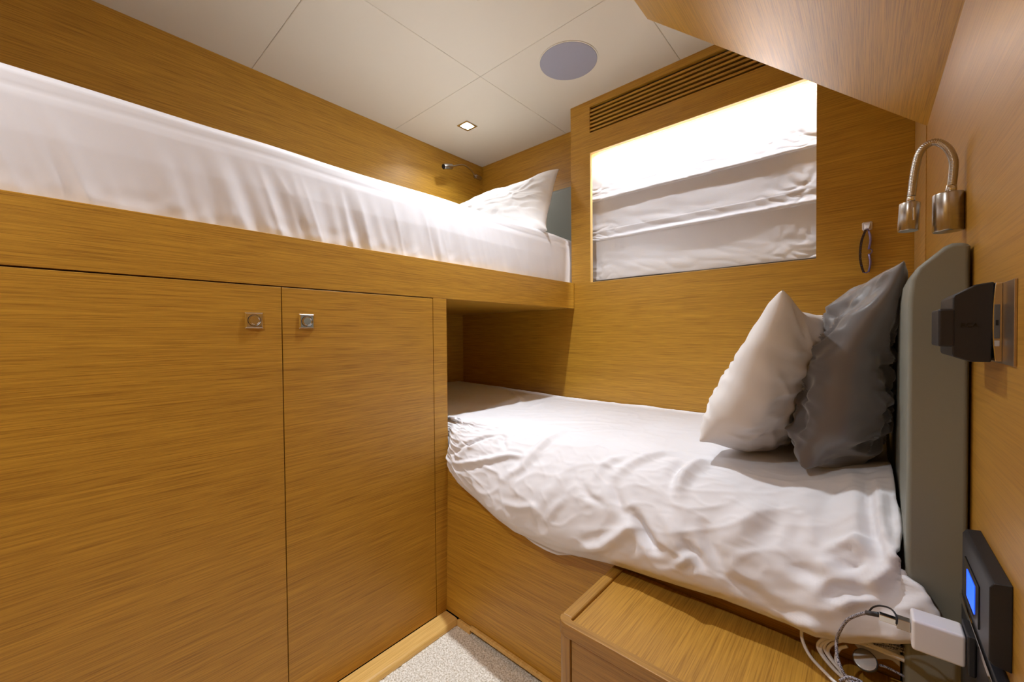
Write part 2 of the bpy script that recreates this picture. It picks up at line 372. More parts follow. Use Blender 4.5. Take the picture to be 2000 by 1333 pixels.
HEM = [(-1.86, .50), (-1.07, .53), (-1.03, .50), (-1.0, .480), (-.838, .432), (-.72, .401), (-.58, .394), (-.44, .418), (-.2, .443), (-.06, .443), (-.016, .462), (.03, .50), (.077, .545)]
FRONT = [(-1.86, .885), (-1.075, .882), (-1.03, .842), (-.95, .815), (-.8, .802), (-.4, .80), (-.1, .792), (.0, .778), (.08, .762)]
CREST = [(-1.86, 1.0), (-1.05, .93), (-.95, .94), (-.8, 1.01), (-.66, 1.04), (-.4, 1.01), (-.27, 1.00), (-.11, 1.01), (.01, 1.03), (.08, 1.04)]
BACKZ = [(-1.86, .664), (-1.5, .655), (-1.1, .640), (-.5, .640), (-.2, .645), (-.02, .665), (.05, .70)]
FOLDS = [
    ([(-1.032, 0.934), (-0.898, 0.834), (-0.831, 0.786), (-0.778, 0.742), (-0.733, 0.729)], 0.008, 0.012),
    ([(-1.019, 0.882), (-0.934, 0.76), (-0.885, 0.686), (-0.845, 0.655)], -0.007, 0.009),
    ([(-1.032, 0.926), (-1.01, 0.79), (-0.992, 0.672), (-0.974, 0.498), (-0.934, 0.459)], 0.006, 0.012),
    ([(-0.907, 0.624), (-0.867, 0.489), (-0.787, 0.454), (-0.671, 0.397), (-0.573, 0.38)], 0.004, 0.014),
    ([(-0.769, 0.838), (-0.724, 0.773), (-0.707, 0.699), (-0.693, 0.607), (-0.675, 0.502)], 0.01, 0.014),
    ([(-0.635, 0.9), (-0.608, 0.843), (-0.586, 0.764), (-0.573, 0.668)], 0.005, 0.02),
    ([(-0.528, 0.769), (-0.497, 0.808), (-0.461, 0.821)], -0.006, 0.012),
    ([(-0.595, 0.904), (-0.586, 0.869), (-0.564, 0.834)], 0.006, 0.014),
    ([(-0.501, 0.965), (-0.439, 0.939), (-0.39, 0.878), (-0.372, 0.847)], 0.011, 0.016),
    ([(-0.377, 0.821), (-0.35, 0.865), (-0.323, 0.908)], -0.012, 0.012),
    ([(-0.443, 0.721), (-0.426, 0.655), (-0.381, 0.572), (-0.341, 0.507)], 0.009, 0.014),
    ([(-0.452, 0.734), (-0.426, 0.795), (-0.394, 0.847)], -0.008, 0.013),
    ([(-0.493, 0.769), (-0.497, 0.699), (-0.475, 0.655), (-0.435, 0.611)], 0.006, 0.013),
    ([(-0.305, 0.738), (-0.305, 0.655), (-0.283, 0.559), (-0.27, 0.533)], 0.01, 0.013),
    ([(-0.305, 0.777), (-0.319, 0.668), (-0.305, 0.559)], -0.009, 0.012),
    ([(-1.019, 0.725), (-1.01, 0.677), (-0.978, 0.672)], -0.005, 0.006),
    ([(-0.961, 0.755), (-0.929, 0.76), (-0.912, 0.716)], -0.006, 0.006),
    ([(-0.836, 0.642), (-0.827, 0.686), (-0.8, 0.729)], -0.006, 0.008),
    ([(-0.764, 0.913), (-0.689, 0.9), (-0.649, 0.882), (-0.626, 0.908)], 0.005, 0.014),
    ([(-1.01, 0.323), (-1.019, 0.271), (-1.077, 0.148)], 0.004, 0.012),
    ([(-1.389, 0.105), (-1.179, 0.227), (-1.036, 0.336)], 0.005, 0.012),
    ([(-0.305, 0.769), (-0.301, 0.694), (-0.283, 0.607), (-0.265, 0.537)], 0.007, 0.015),
    ([(-0.381, 0.817), (-0.345, 0.873), (-0.323, 0.904)], -0.011, 0.013),
    ([(-0.265, 0.852), (-0.243, 0.895), (-0.229, 0.93)], -0.012, 0.013),
    ([(-0.274, 0.934), (-0.252, 0.895), (-0.229, 0.93)], 0.01, 0.01),
    ([(-0.234, 0.803), (-0.221, 0.852), (-0.198, 0.913)], -0.01, 0.014),
    ([(-0.314, 0.799), (-0.287, 0.852), (-0.27, 0.908)], 0.009, 0.018),
    ([(-0.18, 0.843), (-0.172, 0.786), (-0.154, 0.734), (-0.14, 0.694)], 0.01, 0.026),
    ([(-0.149, 0.821), (-0.131, 0.769), (-0.122, 0.716)], -0.006, 0.02),
    ([(-0.087, 0.834), (-0.068, 0.852), (-0.049, 0.865)], -0.01, 0.018),
    ([(-0.033, 0.808), (-0.019, 0.83), (-0.007, 0.821), (-0.007, 0.799)], -0.012, 0.011),
    ([(-0.038, 0.79), (-0.007, 0.773), (0.007, 0.803), (0.01, 0.852)], 0.013, 0.013),
    ([(0.002, 0.524), (0.007, 0.712), (0.016, 0.812), (0.023, 0.838)], -0.013, 0.01),
    ([(0.011, 0.568), (0.02, 0.729), (0.025, 0.786), (0.038, 0.834)], 0.011, 0.011),
    ([(0.038, 0.633), (0.029, 0.716), (0.034, 0.764), (0.038, 0.803)], -0.012, 0.009),
    ([(0.042, 0.886), (0.05, 0.847), (0.044, 0.821)], -0.012, 0.01),
    ([(0.01, 0.882), (0.015, 0.852), (0.027, 0.834), (0.034, 0.799)], 0.013, 0.012),
    ([(-0.041, 0.9), (-0.028, 0.873), (-0.002, 0.878)], -0.012, 0.012),
    ([(-0.03, 0.913), (-0.011, 0.891), (0.011, 0.891)], 0.01, 0.012),
    ([(-0.055, 0.969), (-0.05, 0.917), (-0.04, 0.856), (-0.047, 0.786)], 0.012, 0.024),
    ([(-0.103, 0.978), (-0.064, 0.952), (-0.05, 0.969)], 0.011, 0.013),
    ([(0.032, 0.904), (0.034, 0.856), (0.042, 0.83)], -0.009, 0.01),
    ([(-0.194, 0.917), (-0.148, 0.934), (-0.126, 0.952)], -0.008, 0.02),
    ([(-0.056, 0.729), (-0.051, 0.651), (-0.038, 0.572)], -0.008, 0.02),
    ([(-0.091, 0.707), (-0.087, 0.755), (-0.091, 0.79)], -0.004, 0.01),
]
#FOLDS_HERE
def duvet_base(u, v):
    x = -1.83 + u*1.868
    zb = interp(x, BACKZ); zh = interp(x, HEM); yf = interp(x, FRONT)
    lift = max(0, (x+.12)/.16)*.035
    cy = interp(x, CREST); zc_ = .650+lift; yh = yf+.018
    pts = [(YW-.008, zb-.014), (1.59, zb), (1.40, zb+.002)]
    if cy < 1.22: pts.append((cy*.5+1.40*.5, .646+lift*.4))
    else: pts.append((1.32, .648+lift*.4))
    pts += [(cy, zc_)] + [(cy+(yf-cy)*g_, zc_-(zc_-zh)*h_) for g_, h_ in ((.36, .07), (.66, .235), (.86, .45), (.97, .69), (1.0, .88))] + [(yf+.016, zh)]
    ts = [0, .05, .22, .36, .50, .62, .73, .82, .90, .96, 1]
    k = max(0, min(len(ts)-2, int(np.searchsorted(ts, v, side='right'))-1)); t = (v-ts[k])/(ts[k+1]-ts[k])
    P = [pts[max(k-1, 0)], pts[k], pts[k+1], pts[min(k+2, len(pts)-1)]]
    def cm(i):
        a, b_, c, d = (q[i] for q in P); h = (ts[k+1]-ts[k])
        m1 = (c-a)/((ts[k+1]-ts[max(k-1, 0)]) or 1)*h; m2 = (d-b_)/((ts[min(k+2, len(ts)-1)]-ts[k]) or 1)*h
        return b_*(2*t**3-3*t*t+1) + c*(-2*t**3+3*t*t) + m1*(t**3-2*t*t+t) + m2*(t**3-t*t)
    y_, z_ = cm(0), cm(1); k2 = max(0, min(1, (.812-y_)/.035))
    return Vector((x + u**30*k2*.038, y_, z_))
NU, NV = 420, 230
UU, VV = np.meshgrid(np.linspace(0, 1, NU), np.linspace(0, 1, NV), indexing='ij')
base = np.array([[duvet_base(i/(NU-1), j/(NV-1)) for j in range(NV)] for i in range(NU)])
du = np.gradient(base, axis=0); dv = np.gradient(base, axis=1); nrm = np.cross(dv, du); nrm /= np.linalg.norm(nrm, axis=2, keepdims=True)+1e-9
if nrm[NU//2, NV//3, 2] < 0: nrm = -nrm
arc = VV*1.28; xx = base[:, :, 0]
disp = np.zeros((NU, NV))
for (poly, amp, wid) in FOLDS:
    best = np.full((NU, NV), 9.0); tt = np.zeros((NU, NV)); L = len(poly)-1
    for i in range(L):
        a = np.array(poly[i]); c = np.array(poly[i+1]); ab = c-a
        t = np.clip(((xx-a[0])*ab[0] + (arc-a[1]*1.28)*ab[1]*1.28)/(ab[0]**2+(ab[1]*1.28)**2+1e-9), 0, 1)
        d = np.hypot(xx-a[0]-t*ab[0], arc-(a[1]+t*ab[1])*1.28)
        m_ = d < best; best[m_] = d[m_]; tt[m_] = ((i+t)/L)[m_]
    env = np.clip(np.sin(np.pi*np.clip(tt, .03, .97)), .0, 1)**.6
    disp += amp*env*(np.exp(-(best/wid)**2) - .22*np.exp(-((best-1.9*wid)/(1.1*wid))**2))
for i in range(NU):
    for j in range(NV):
        x, y, z = base[i, j]; v = j/(NV-1)
        fr = min(1, max(0, (v-.5)/.15))
        q = nz(x*2.3, v*3, 1)
        d = .0045*nz(x*5+q, v*6, 3)*(1+.5*fr) + .0026*(ridge(x*8+v*7+q, v*8-x*3, 6)**3-.4) + .0013*(ridge(x*17-v*9, v*15+x*8, 9)**4-.3) + .0008*nz(x*40, v*46+x*12, 11)
        left = max(0, 1-abs(x+.98)/.22)
        d += .004*left*(ridge(x*10, v*26, 14)**2-.4)
        right = max(0, min(1, (x+.10)/.08))*fr
        d += .006*right*(ridge(x*17+.3*v, v*1.2, 21)-.55)
        if v < .5 : d *= .75
        disp[i, j] += d*min(1, (1-v)*14+.35)
Q = base + nrm*disp[:, :, None]
Q[:, :, 1] = np.minimum(Q[:, :, 1], YW-.005)
Q[:, :, 1] = np.where(xx < XC+.004, np.maximum(Q[:, :, 1], YB+.010), Q[:, :, 1])
Q[:, :, 0] = np.minimum(Q[:, :, 0], .0405 + np.clip((.797-Q[:, :, 1])/.022, 0, 1)*.045)
duv = tag(finish('duvet', gridmesh(NU, NV, lambda u, v: tuple(Q[int(round(u*(NU-1))), int(round(v*(NV-1)))])), LINEN, smooth=True),
          'rumpled white duvet spread over the lower bunk, hanging over its front', 'duvet')
soft(duv, .006)
# second layer of the duvet cover showing below the hem at the left
def under(u, v):
    x = -.80 + u*.36; zh = interp(x, HEM); k = math.sin(u*math.pi)
    return (x, interp(x, FRONT)+.026+.012*(1-v)+.002*nz(x*20, v*3, 1), zh+.03-(.045*v)*k + .002*nz(x*25, 4, v))
u_ = finish('cover_flap', gridmesh(60, 10, under), LINEN, duv, smooth=True); soft(u_, .002)

def sheetfn(u, v):
    x = -.030 + u*.071; z = .53 - v*.10 + .006*math.sin(u*9)
    return (x, .840 + .008*ridge(u*3.1, v*.6, 4) + .004*nz(u*5, v*4, 2) - .012*v*u, z)
sh = tag(finish('bedsheet', gridmesh(70, 40, sheetfn), LINEN, smooth=True), 'corner of white bedsheet hanging in shade below duvet behind the white charger', 'bedsheet'); soft(sh, .0015)

tag(pillow('pillow', .54, .37, .158, (-.143, 1.18, .817), (.24, 1, -.02), (.165, .0, .33), PILLOWC, 5.0, slump=.18, wr=.008, fine=.007, ears=.07,
    ear_lift=[(-1, 1, (.01, .03, .03), .5), (-1, -1, (-.0, .02, .03), .7)]), 'white pillow leaning on the grey satin cushion on the lower bunk', 'pillow')
tag(pillow('cushion', .42, .41, .135, (-.028, 1.15, .838), (.02, 1, 0), (.05, .0, .36), SATIN, 9.0, slump=.28, wr=.009, fine=.016, ears=.09,
    ear_lift=[(-1, 1, (.055, .0, .015), .7), (-1, -1, (-.03, .02, .03), .7)]), 'dark grey satin cushion standing against the headboard of lower bunk', 'cushion')

# headboard of the lower bed on the right wall
bm = bmesh.new()
prof = [(.1045, .40), (.1045, 1.052), (.101, 1.057), (.088, 1.058), (.080, 1.054), (.055, 1.029), (.048, 1.012), (.0455, .985), (.0450, .94), (.0450, .40)]
prism(bm, prof, lambda a, b_, d: (a, d, b_), .80, YW-.002)
tag(finish('headboard', bm, LEATHER, bevel=.007, seg=4), 'tall grey-green padded headboard of the lower bunk on the right wall', 'headboard')

# ================================================================== NIGHTSTAND
nsd = thing('nightstand', 'small oak nightstand with raised rounded rim around its top', 'nightstand', (-.16, .735, 0))
X0, X1, Y0, Y1, ZT = -.432, XR-.002, .607, YB-.014, .407
DK = dict(dark=(.26, .115, .013), light=(.50, .26, .038))
NX, NY, NZ = wood('oak_stand_x', 0, 1.1, **DK), wood('oak_stand_y', 1, 1.7, **DK), wood('oak_stand_z', 2, 2.1, **DK)
finish('top', B(X0+.018, X1, Y0+.012, Y1, ZT-.022, ZT-.005), wood('oak_top_y', 1, 6.0, (.30, .135, .013), (.60, .315, .042)), nsd)
finish('side_rim', B(X0, X0+.0235, Y0+.02, Y1, ZT-.024, ZT+.001), NY, nsd, bevel=.004, seg=4)
bm = bmesh.new()
prism(bm, [(X0, Y0+.021), (X0+.0015, Y0+.012), (X0+.006, Y0+.005), (X0+.012, Y0+.0012), (X0+.02, Y0), (X1, Y0), (X1, Y0+.017), (X0+.0235, Y0+.017), (X0+.0235, Y0+.021)], lambda a, b_, d: (a, b_, d), ZT-.024, ZT+.001)
finish('front_rim', bm, NX, nsd, bevel=.0045, seg=4)
bm = bmesh.new()
prism(bm, [(X0+.002, Y0+.04), (X0+.002, Y0+.018), (X0+.006, Y0+.008), (X0+.014, Y0+.003), (X0+.030, Y0+.002), (X0+.030, Y0+.04)], lambda a, b_, d: (a, b_, d), 0.0, ZT-.0245)
finish('corner_post', bm, NZ, nsd, bevel=.001)
finish('side_panel', B(X0+.003, X0+.02, Y0+.04, Y1, 0.0, ZT-.0245), NY, nsd)
finish('drawer_front', B(X0+.0315, X1, Y0+.0045, Y0+.022, .02, ZT-.027), NX, nsd, bevel=.0008)
finish('body', B(X0+.02, X1, Y0+.023, Y1-.002, .02, ZT-.0245), NX, nsd)

# ================================================================== ROMAN BLIND
rb = thing('roman_blind', 'white cloth roman blind in three folds covering the window', 'blind', (-.54, YW+.05, WZ0))
def fold(z_top, z_bot, y_top, seed, last=False, dy=0):
    pr = [(y_top, z_top), (y_top+.0005, z_top-.05), (YW+.0575, z_bot+.085), (YW+.0560, z_bot+.052), (YW+.0555, z_bot+.045), (YW+.0535+dy, z_bot+.022), (YW+.0505+dy, z_bot+.008), (YW+.0520+dy, z_bot), (YW+.0575, z_bot+.003), (YW+.062, z_bot+.03)]
    if last: pr = [(y_top, z_top), (y_top-.0005, z_top-.05), (YW+.0585, z_bot+.09), (YW+.0570, z_bot+.04), (YW+.0565, z_bot+.006), (YW+.0575, z_bot), (YW+.060, z_bot+.004), (YW+.063, z_bot+.03)]
    C = catmull([(0, a, b_) for a, b_ in pr], 7); n = len(C)
    def fn(u, v):
        x = -1.035 + u*1.105; c = C[int(round(v*(n-1)))]; t = min(1, max(0, (z_top-c.z)/(z_top-z_bot)))
        edge = math.exp(-((x-WX1)/.12)**2) + .6*math.exp(-((x-WX0)/.08)**2)
        w_ = .0016*nz(x*3.2+seed, c.z*5, seed) + .0007*nz(x*11+c.z*9, c.z*28, seed+3) + .0009*(ridge(x*7, c.z*26+x*4, seed+7)**2)
        w_ += edge*.0035*(ridge(x*16+c.z*22, c.z*34-x*9, seed+11)**2-.4)
        return (x, c.y + w_*(.35+.65*t), c.z + .003*nz(x*3.3, seed, 1)*t)
    bm = gridmesh(260, n, fn); o = finish('cloth_fold', bm, BLIND, rb, smooth=True); soft(o, .0012, off=0); return o
fold(1.850, 1.565, YW+.058, 1.0); fold(1.605, 1.376, YW+.0575, 6.0, dy=.0022); fold(1.415, 1.192, YW+.0580, 12.0, True)
finish('gap_shade_strip', B(-1.03, .068, YW+.062, YW+.067, 1.182, 1.20), simple('gap_shade_grey', (.12, .12, .12), .5), rb)  # grey strip painted in for the shaded gap below the last fold
led = thing('strip_light', 'white LED strip glowing behind the top edge of the window', 'light', (-.54, YW+.028, 1.82))
finish('channel', B(-1.0, .05, YW+.0185, YW+.036, 1.8195, 1.828), WHITEPL, led)
area('strip_glow', (-.46, YW+.0215, 1.8190), 1.0, .005, P_LED, (.88, .93, 1.0), rot=(-math.radians(32), 0, 0), spread=160, parent=led)

# ================================================================== READING LAMPS
def gooseneck(path, r, parent):
    pts = catmull(path, 26); bm = bmesh.new()
    # resample evenly, ridge every second ring
    d = [0]
    for a, b_ in zip(pts, pts[1:]): d.append(d[-1]+(b_-a).length)
    n = int(d[-1]/.00075); P = []
    for i in range(n+1):
        s_ = d[-1]*i/n; k = max(0, int(np.searchsorted(d, s_))-1); k = min(k, len(pts)-2); t = (s_-d[k])/max(1e-9, d[k+1]-d[k]); P.append(pts[k].lerp(pts[k+1], t))
    tube(bm, P, lambda i: r*(1 if i % 3 else .90), 14); return finish('gooseneck', bm, NICKEL, parent, smooth=True)
def ovalcan(bm, c, ax, rx, ry, h, side, n=40):
    """short elliptical can centred c, axis ax, ellipse radii rx (along side) ry"""
    ax = Vector(ax).normalized(); side = Vector(side); side = (side-ax*side.dot(ax)).normalized(); o = ax.cross(side); c = Vector(c); rings = []
    for k, (t, s_) in enumerate(((-.5, .93), (-.47, 1), (.47, 1), (.5, .95))):
        rings.append([bm.verts.new(c + ax*h*t + side*rx*s_*math.cos(2*math.pi*q/n) + o*ry*s_*math.sin(2*math.pi*q/n)) for q in range(n)])
    for a, b_ in zip(rings, rings[1:]):
        for q in range(n): bm.faces.new((a[q], a[(q+1) % n], b_[(q+1) % n], b_[q]))
    bm.faces.new(rings[0][::-1]); bm.faces.new(rings[-1])
yl = .87
lamp = thing('reading_lamp', 'brushed steel gooseneck reading lamp bent over beside lower headboard', 'lamp', (XR, yl, 1.11))
bm = bmesh.new(); ovalcan(bm, (.0905, yl, 1.113), (0, 0, 1), .0165, .016, .056, (1, 0, 0)); finish('wall_base', bm, NICKEL, lamp, bevel=.0006)
bm = bmesh.new(); cyl(bm, (.093, yl, 1.141), (.094, yl, 1.152), .0066, 20, .0056); finish('collar', bm, CHROME, lamp, smooth=True); bm = bmesh.new(); cyl(bm, (.0515, yl+.002, 1.136), (.0525, yl+.002, 1.148), .0056, 20, .0046); finish('collar', bm, CHROME, lamp, smooth=True)
gooseneck([(.094, yl, 1.150), (.0955, yl, 1.170), (.0955, yl, 1.188), (.090, yl, 1.206), (.080, yl, 1.2185), (.070, yl, 1.2195), (.061, yl, 1.209), (.056, yl+.001, 1.185), (.0535, yl+.002, 1.160), (.0523, yl+.002, 1.146)], .0052, lamp)
bm = bmesh.new(); ovalcan(bm, (.0498, yl+.004, 1.115), (.045, .0, 1), .0122, .0135, .043, (1, 0, 0)); hd = finish('lamp_head', bm, NICKEL, lamp, bevel=.0006)
bm = bmesh.new(); box(bm, .0535, .0555, yl-.0106, yl-.0085, 1.107, 1.126); finish('switch', bm, CHROME, hd, bevel=.0005)

lamp2 = thing('reading_lamp', 'small steel gooseneck reading lamp on wall above upper bunk', 'lamp', (XL, 1.77, 1.93))
bm = bmesh.new(); ovalcan(bm, (XL+.016, 1.778, 1.932), (-.1, 1, .06), .0135, .0135, .055, (1, 0, 0)); finish('wall_base', bm, NICKEL, lamp2, bevel=.0006)
gooseneck([(XL+.020, 1.752, 1.931), (XL+.035, 1.715, 1.941), (XL+.058, 1.66, 1.944), (XL+.078, 1.60, 1.937), (XL+.088, 1.545, 1.915), (XL+.090, 1.51, 1.899)], .0045, lamp2)
bm = bmesh.new(); ovalcan(bm, (XL+.088, 1.475, 1.887), (0, 1, .30), .0155, .0155, .062, (1, 0, 0)); h2 = finish('lamp_head', bm, NICKEL, lamp2, bevel=.0006)
bm = bmesh.new(); cyl(bm, (XL+.088, 1.4440, 1.8775), (XL+.088, 1.4452, 1.8779), .0132, 28); finish('lens', bm, SHADOWGAP, h2)

# ================================================================== HOOK AND GLASSES
hk = thing('wall_hook', 'small white square plastic hook stuck on the window wall', 'hook', (.003, YW, 1.26))
bm = bmesh.new(); h = .0125
prism(bm, [(-h*.8, -h*1.05), (h*.8, -h*1.05), (h*.98, -h*.7), (h, h*.8), (h*.8, h*1.05), (-h*.8, h*1.05), (-h, h*.8), (-h*.98, -h*.7)], lambda a, b_, d: (.003+a*(1-.12*(d < -.002)), YW+d, 1.2615+b_*(1-.12*(d < -.002))), -.004, 0)
finish('plate', bm, WHITEPL, hk, bevel=.001)
bm = bmesh.new()
prism(bm, [(-.004, .009), (-.010, .0), (-.018, -.006), (-.020, -.011), (-.017, -.012), (-.004, -.010)], lambda a, b_, d: (.003+d*(1+a*18), YW+a, 1.2615+b_), -.0075, .0075)
finish('hook_arm', bm, WHITEPL, hk, bevel=.0012)
gl = thing('eyeglasses', 'glasses with dark patterned arm hanging folded from the white hook', 'glasses', (0, YW-.02, 1.18))
TORT = simple('dark_patterned_acetate', (.02, .017, .03), .12, spec=.8); m = TORT; nt = m.node_tree; b = nt.nodes['Principled BSDF']
tc = nt.nodes.new('ShaderNodeTexCoord'); vz = nt.nodes.new('ShaderNodeTexVoronoi'); vz.inputs['Scale'].default_value = 380
cr = nt.nodes.new('ShaderNodeValToRGB'); cr.color_ramp.elements[0].position = .10; cr.color_ramp.elements[0].color = (.25, .28, .75, 1); cr.color_ramp.elements[1].position = .22; cr.color_ramp.elements[1].color = (.02, .014, .02, 1)
nt.links.new(tc.outputs['Object'], vz.inputs['Vector']); nt.links.new(vz.outputs['Distance'], cr.inputs[0]); nt.links.new(cr.outputs[0], b.inputs['Base Color'])
PURP = simple('violet_clear_plastic', (.42, .34, .62), .1, trans=.55, spec=.7)
def strip(bm, pts, wy, tx):
    V = []
    for (x, y, z) in pts: V.append([bm.verts.new((x+dx, y+dy, z)) for dx, dy in ((-tx/2, -wy/2), (tx/2, -wy/2), (tx/2, wy/2), (-tx/2, wy/2))])
    for a, b_ in zip(V, V[1:]):
        for k in range(4): bm.faces.new((a[k], a[(k+1) % 4], b_[(k+1) % 4], b_[k]))
    bm.faces.new(V[0][::-1]); bm.faces.new(V[-1])
yg = YW-.022
bm = bmesh.new(); strip(bm, catmull([(.000, yg, 1.247), (-.005, yg, 1.232), (-.010, yg, 1.212), (-.0125, yg, 1.185), (-.0125, yg, 1.160), (-.009, yg, 1.135), (-.004, yg, 1.117)], 5), .011, .0062); finish('temple', bm, TORT, gl, smooth=False, bevel=.0006)
def rim(zc, parent):
    bm = bmesh.new(); pts = []
    n = 36
    for k in range(n+1):
        t = 2*math.pi*k/n; bow = .0035*math.sin(t)*0; pts.append((.0085-.0035*((math.sin(t))**2)*0 + .002*math.cos(t*2), yg+.012+.019*math.cos(t), zc+.026*math.sin(t)))
    tube(bm, pts, .0026, 8, cap=False); r_ = finish('rim', bm, PURP, parent, smooth=True)
    bm = bmesh.new(); c = bm.verts.new((.0085, yg+.012, zc)); vv = [bm.verts.new((.0085, yg+.012+.018*math.cos(2*math.pi*k/30), zc+.025*math.sin(2*math.pi*k/30))) for k in range(30)]
    for k in range(30): bm.faces.new((c, vv[k], vv[(k+1) % 30]))
    l_ = finish('lens', bm, simple('clear_lens', (.9, .9, 1), .03, trans=1.0), r_, smooth=True); soft(l_, .0012)
yg -= .012; rim(1.2135, gl); rim(1.1455, gl); yg += .012
bm = bmesh.new(); tube(bm, catmull([(.009, yg, 1.190), (.0135, yg, 1.184), (.0145, yg, 1.1795), (.0125, yg, 1.175), (.008, yg, 1.170)], 5), .0018, 8); finish('bridge', bm, PURP, gl, smooth=True)
bm = bmesh.new(); tube(bm, [(.000, yg, 1.246), (.004, yg, 1.2475), (.008, yg, 1.240)], .0024, 8); finish('hinge', bm, PURP, gl, smooth=True); bm = bmesh.new(); tube(bm, [(-.004, yg, 1.118), (.002, yg, 1.1165), (.0075, yg, 1.121)], .0018, 8); finish('hinge', bm, PURP, gl, smooth=True)

# ================================================================== RIGHT WALL: SOCKETS, ADAPTERS, PANEL
def socket(name, label, y0, y1, z0, z1):
    s_ = thing(name, label, 'socket', (XR, (y0+y1)/2, z0))
    bm = bmesh.new(); box(bm, XR-.0022, XR, y0, y1, z0, z1); finish('plate', bm, simple('mirror_steel', (.50, .42, .34), .34, metal=1), s_, bevel=.0005)
    return s_
so1 = socket('wall_socket', 'mirror steel socket plate on the right wall holding the black adapter', .595, .735, .905, .988)
bm = bmesh.new()
ad = thing('power_adapter', 'large black travel adapter plugged into socket beside headboard', 'adapter', (.09, .66, .90))
prism(bm, [(.0985, .906), (.084, .906), (.0715, .9110), (.0708, .914), (.0708, .9745), (.0720, .978), (.0875, .9880), (.1000, .990)], lambda a, b_, d: (a, d, b_), .642, .735)
finish('body', bm, BLACKPL, ad, bevel=.0015, seg=3)
finish('plug_block', B(.0600, .0730, .641, .70, .922, .9635), BLACKPL, ad, bevel=.0025, seg=4)
bm = bmesh.new(); pr = []
for k in range(13):
    t = -1+k/6; pr.append((.1000-.0018*(1-t*t), .948+.0405*t))
prism(bm, pr + [(.1048, .9885), (.1048, .9075)], lambda a, b_, d: (a, d, b_), .6365, .73)
finish('side_grip', bm, CHROME, ad, bevel=.0006)
finish('port_cover', B(.0992, .1030, .6350, .640, .931, .966), simple('dark_grey_plastic', (.10, .10, .10), .4), ad, bevel=.0004)
finish('port', B(.1000, .1018, .6344, .637, .9445, .950), SHADOWGAP, ad)
finish('indicator', B(.0995, .1028, .6346, .637, .923, .929), simple('pale_grey_plastic', (.45, .45, .46), .4), ad, bevel=.0004)
def text(body, size, loc, rot, mat, parent, name):
    c = bpy.data.curves.new(name, 'FONT'); c.body = body; c.size = size; c.extrude = .0002; c.align_x = 'CENTER'; c.align_y = 'CENTER'
    o = bpy.data.objects.new(name, c); COL.objects.link(o); o.location = loc; o.rotation_euler = rot; c.materials.append(mat)
    dg = bpy.context.evaluated_depsgraph_get(); me = bpy.data.meshes.new_from_object(o.evaluated_get(dg)); mo = bpy.data.objects.new(name, me); COL.objects.link(mo)
    mo.location = loc; mo.rotation_euler = rot; bpy.data.objects.remove(o)
    if parent: setp(mo, parent)
    return mo
text('RCA', .0065, (.0830, .6416, .945), (math.pi/2, 0, 0), simple('black_ink', (.002, .002, .002), .3), ad, 'lettering')

tp = thing('control_panel', 'black wall panel with small glowing blue screen', 'control panel', (XR, .667, .61))
bm = bmesh.new(); prism(bm, [(XR, .610), (XR-.012, .612), (XR-.015, .616), (XR-.015, .688), (XR-.012, .693), (XR, .695)], lambda a, b_, d: (a, d, b_), .598, .742)
finish('case', bm, BLACKPL, tp, bevel=.001)
finish('screen_surround', B(XR-.0163, XR-.0145, .640, .718, .622, .668), simple('glossy_black', (.004, .004, .005), .1), tp, bevel=.0006)
finish('screen', B(XR-.0168, XR-.0160, .657, .700, .629, .660), simple('blue_screen', (.01, .05, .6), .3, emis=(.012, .085, 1), estr=1.6), tp)

so2 = thing('wall_socket', 'black socket block with chrome edge low on the right wall', 'socket', (XR, .67, .5))
finish('plate', B(XR-.010, XR, .540, .785, .470, .598), BLACKPL, so2, bevel=.001)
finish('chrome_edge', B(XR-.0125, XR-.010, .545, .780, .588, .5945), CHROME, so2, bevel=.0006)
ch = thing('usb_charger', 'white mains charger plugged in above nightstand with a cable', 'charger', (.07, .71, .55))
bm = bmesh.new(); box(bm, .0445, .0895, .690, .722, .546, .584); finish('body', bm, WHITEPL, ch, bevel=.0035, seg=4)
bm = bmesh.new(); box(bm, .0896, .0970, .686, .726, .541, .588); finish('plug', bm, BLACKPL, ch, bevel=.002)
cable1 = None
BRAID = None
m, nt, b = newmat('braided_cord'); BRAID = m
tc = nt.nodes.new('ShaderNodeTexCoord'); ck = nt.nodes.new('ShaderNodeTexVoronoi'); ck.inputs['Scale'].default_value = 620
cr = nt.nodes.new('ShaderNodeValToRGB'); cr.color_ramp.elements[0].position = .35; cr.color_ramp.elements[0].color = (.02, .02, .03, 1); cr.color_ramp.elements[1].position = .55; cr.color_ramp.elements[1].color = (.42, .40, .46, 1)
nt.links.new(tc.outputs['Object'], ck.inputs['Vector']); nt.links.new(ck.outputs['Distance'], cr.inputs[0]); nt.links.new(cr.outputs[0], b.inputs['Base Color']); b.inputs['Roughness'].default_value = .7
WCORD = simple('white_cord', (.80, .77, .75), .45)
def cord(name, label, pts, r, mat, cat='cable'):
    bm = bmesh.new(); tube(bm, catmull(pts, 12), r, 10); o = finish(name, bm, mat, smooth=True); tag(o, label, cat); return o

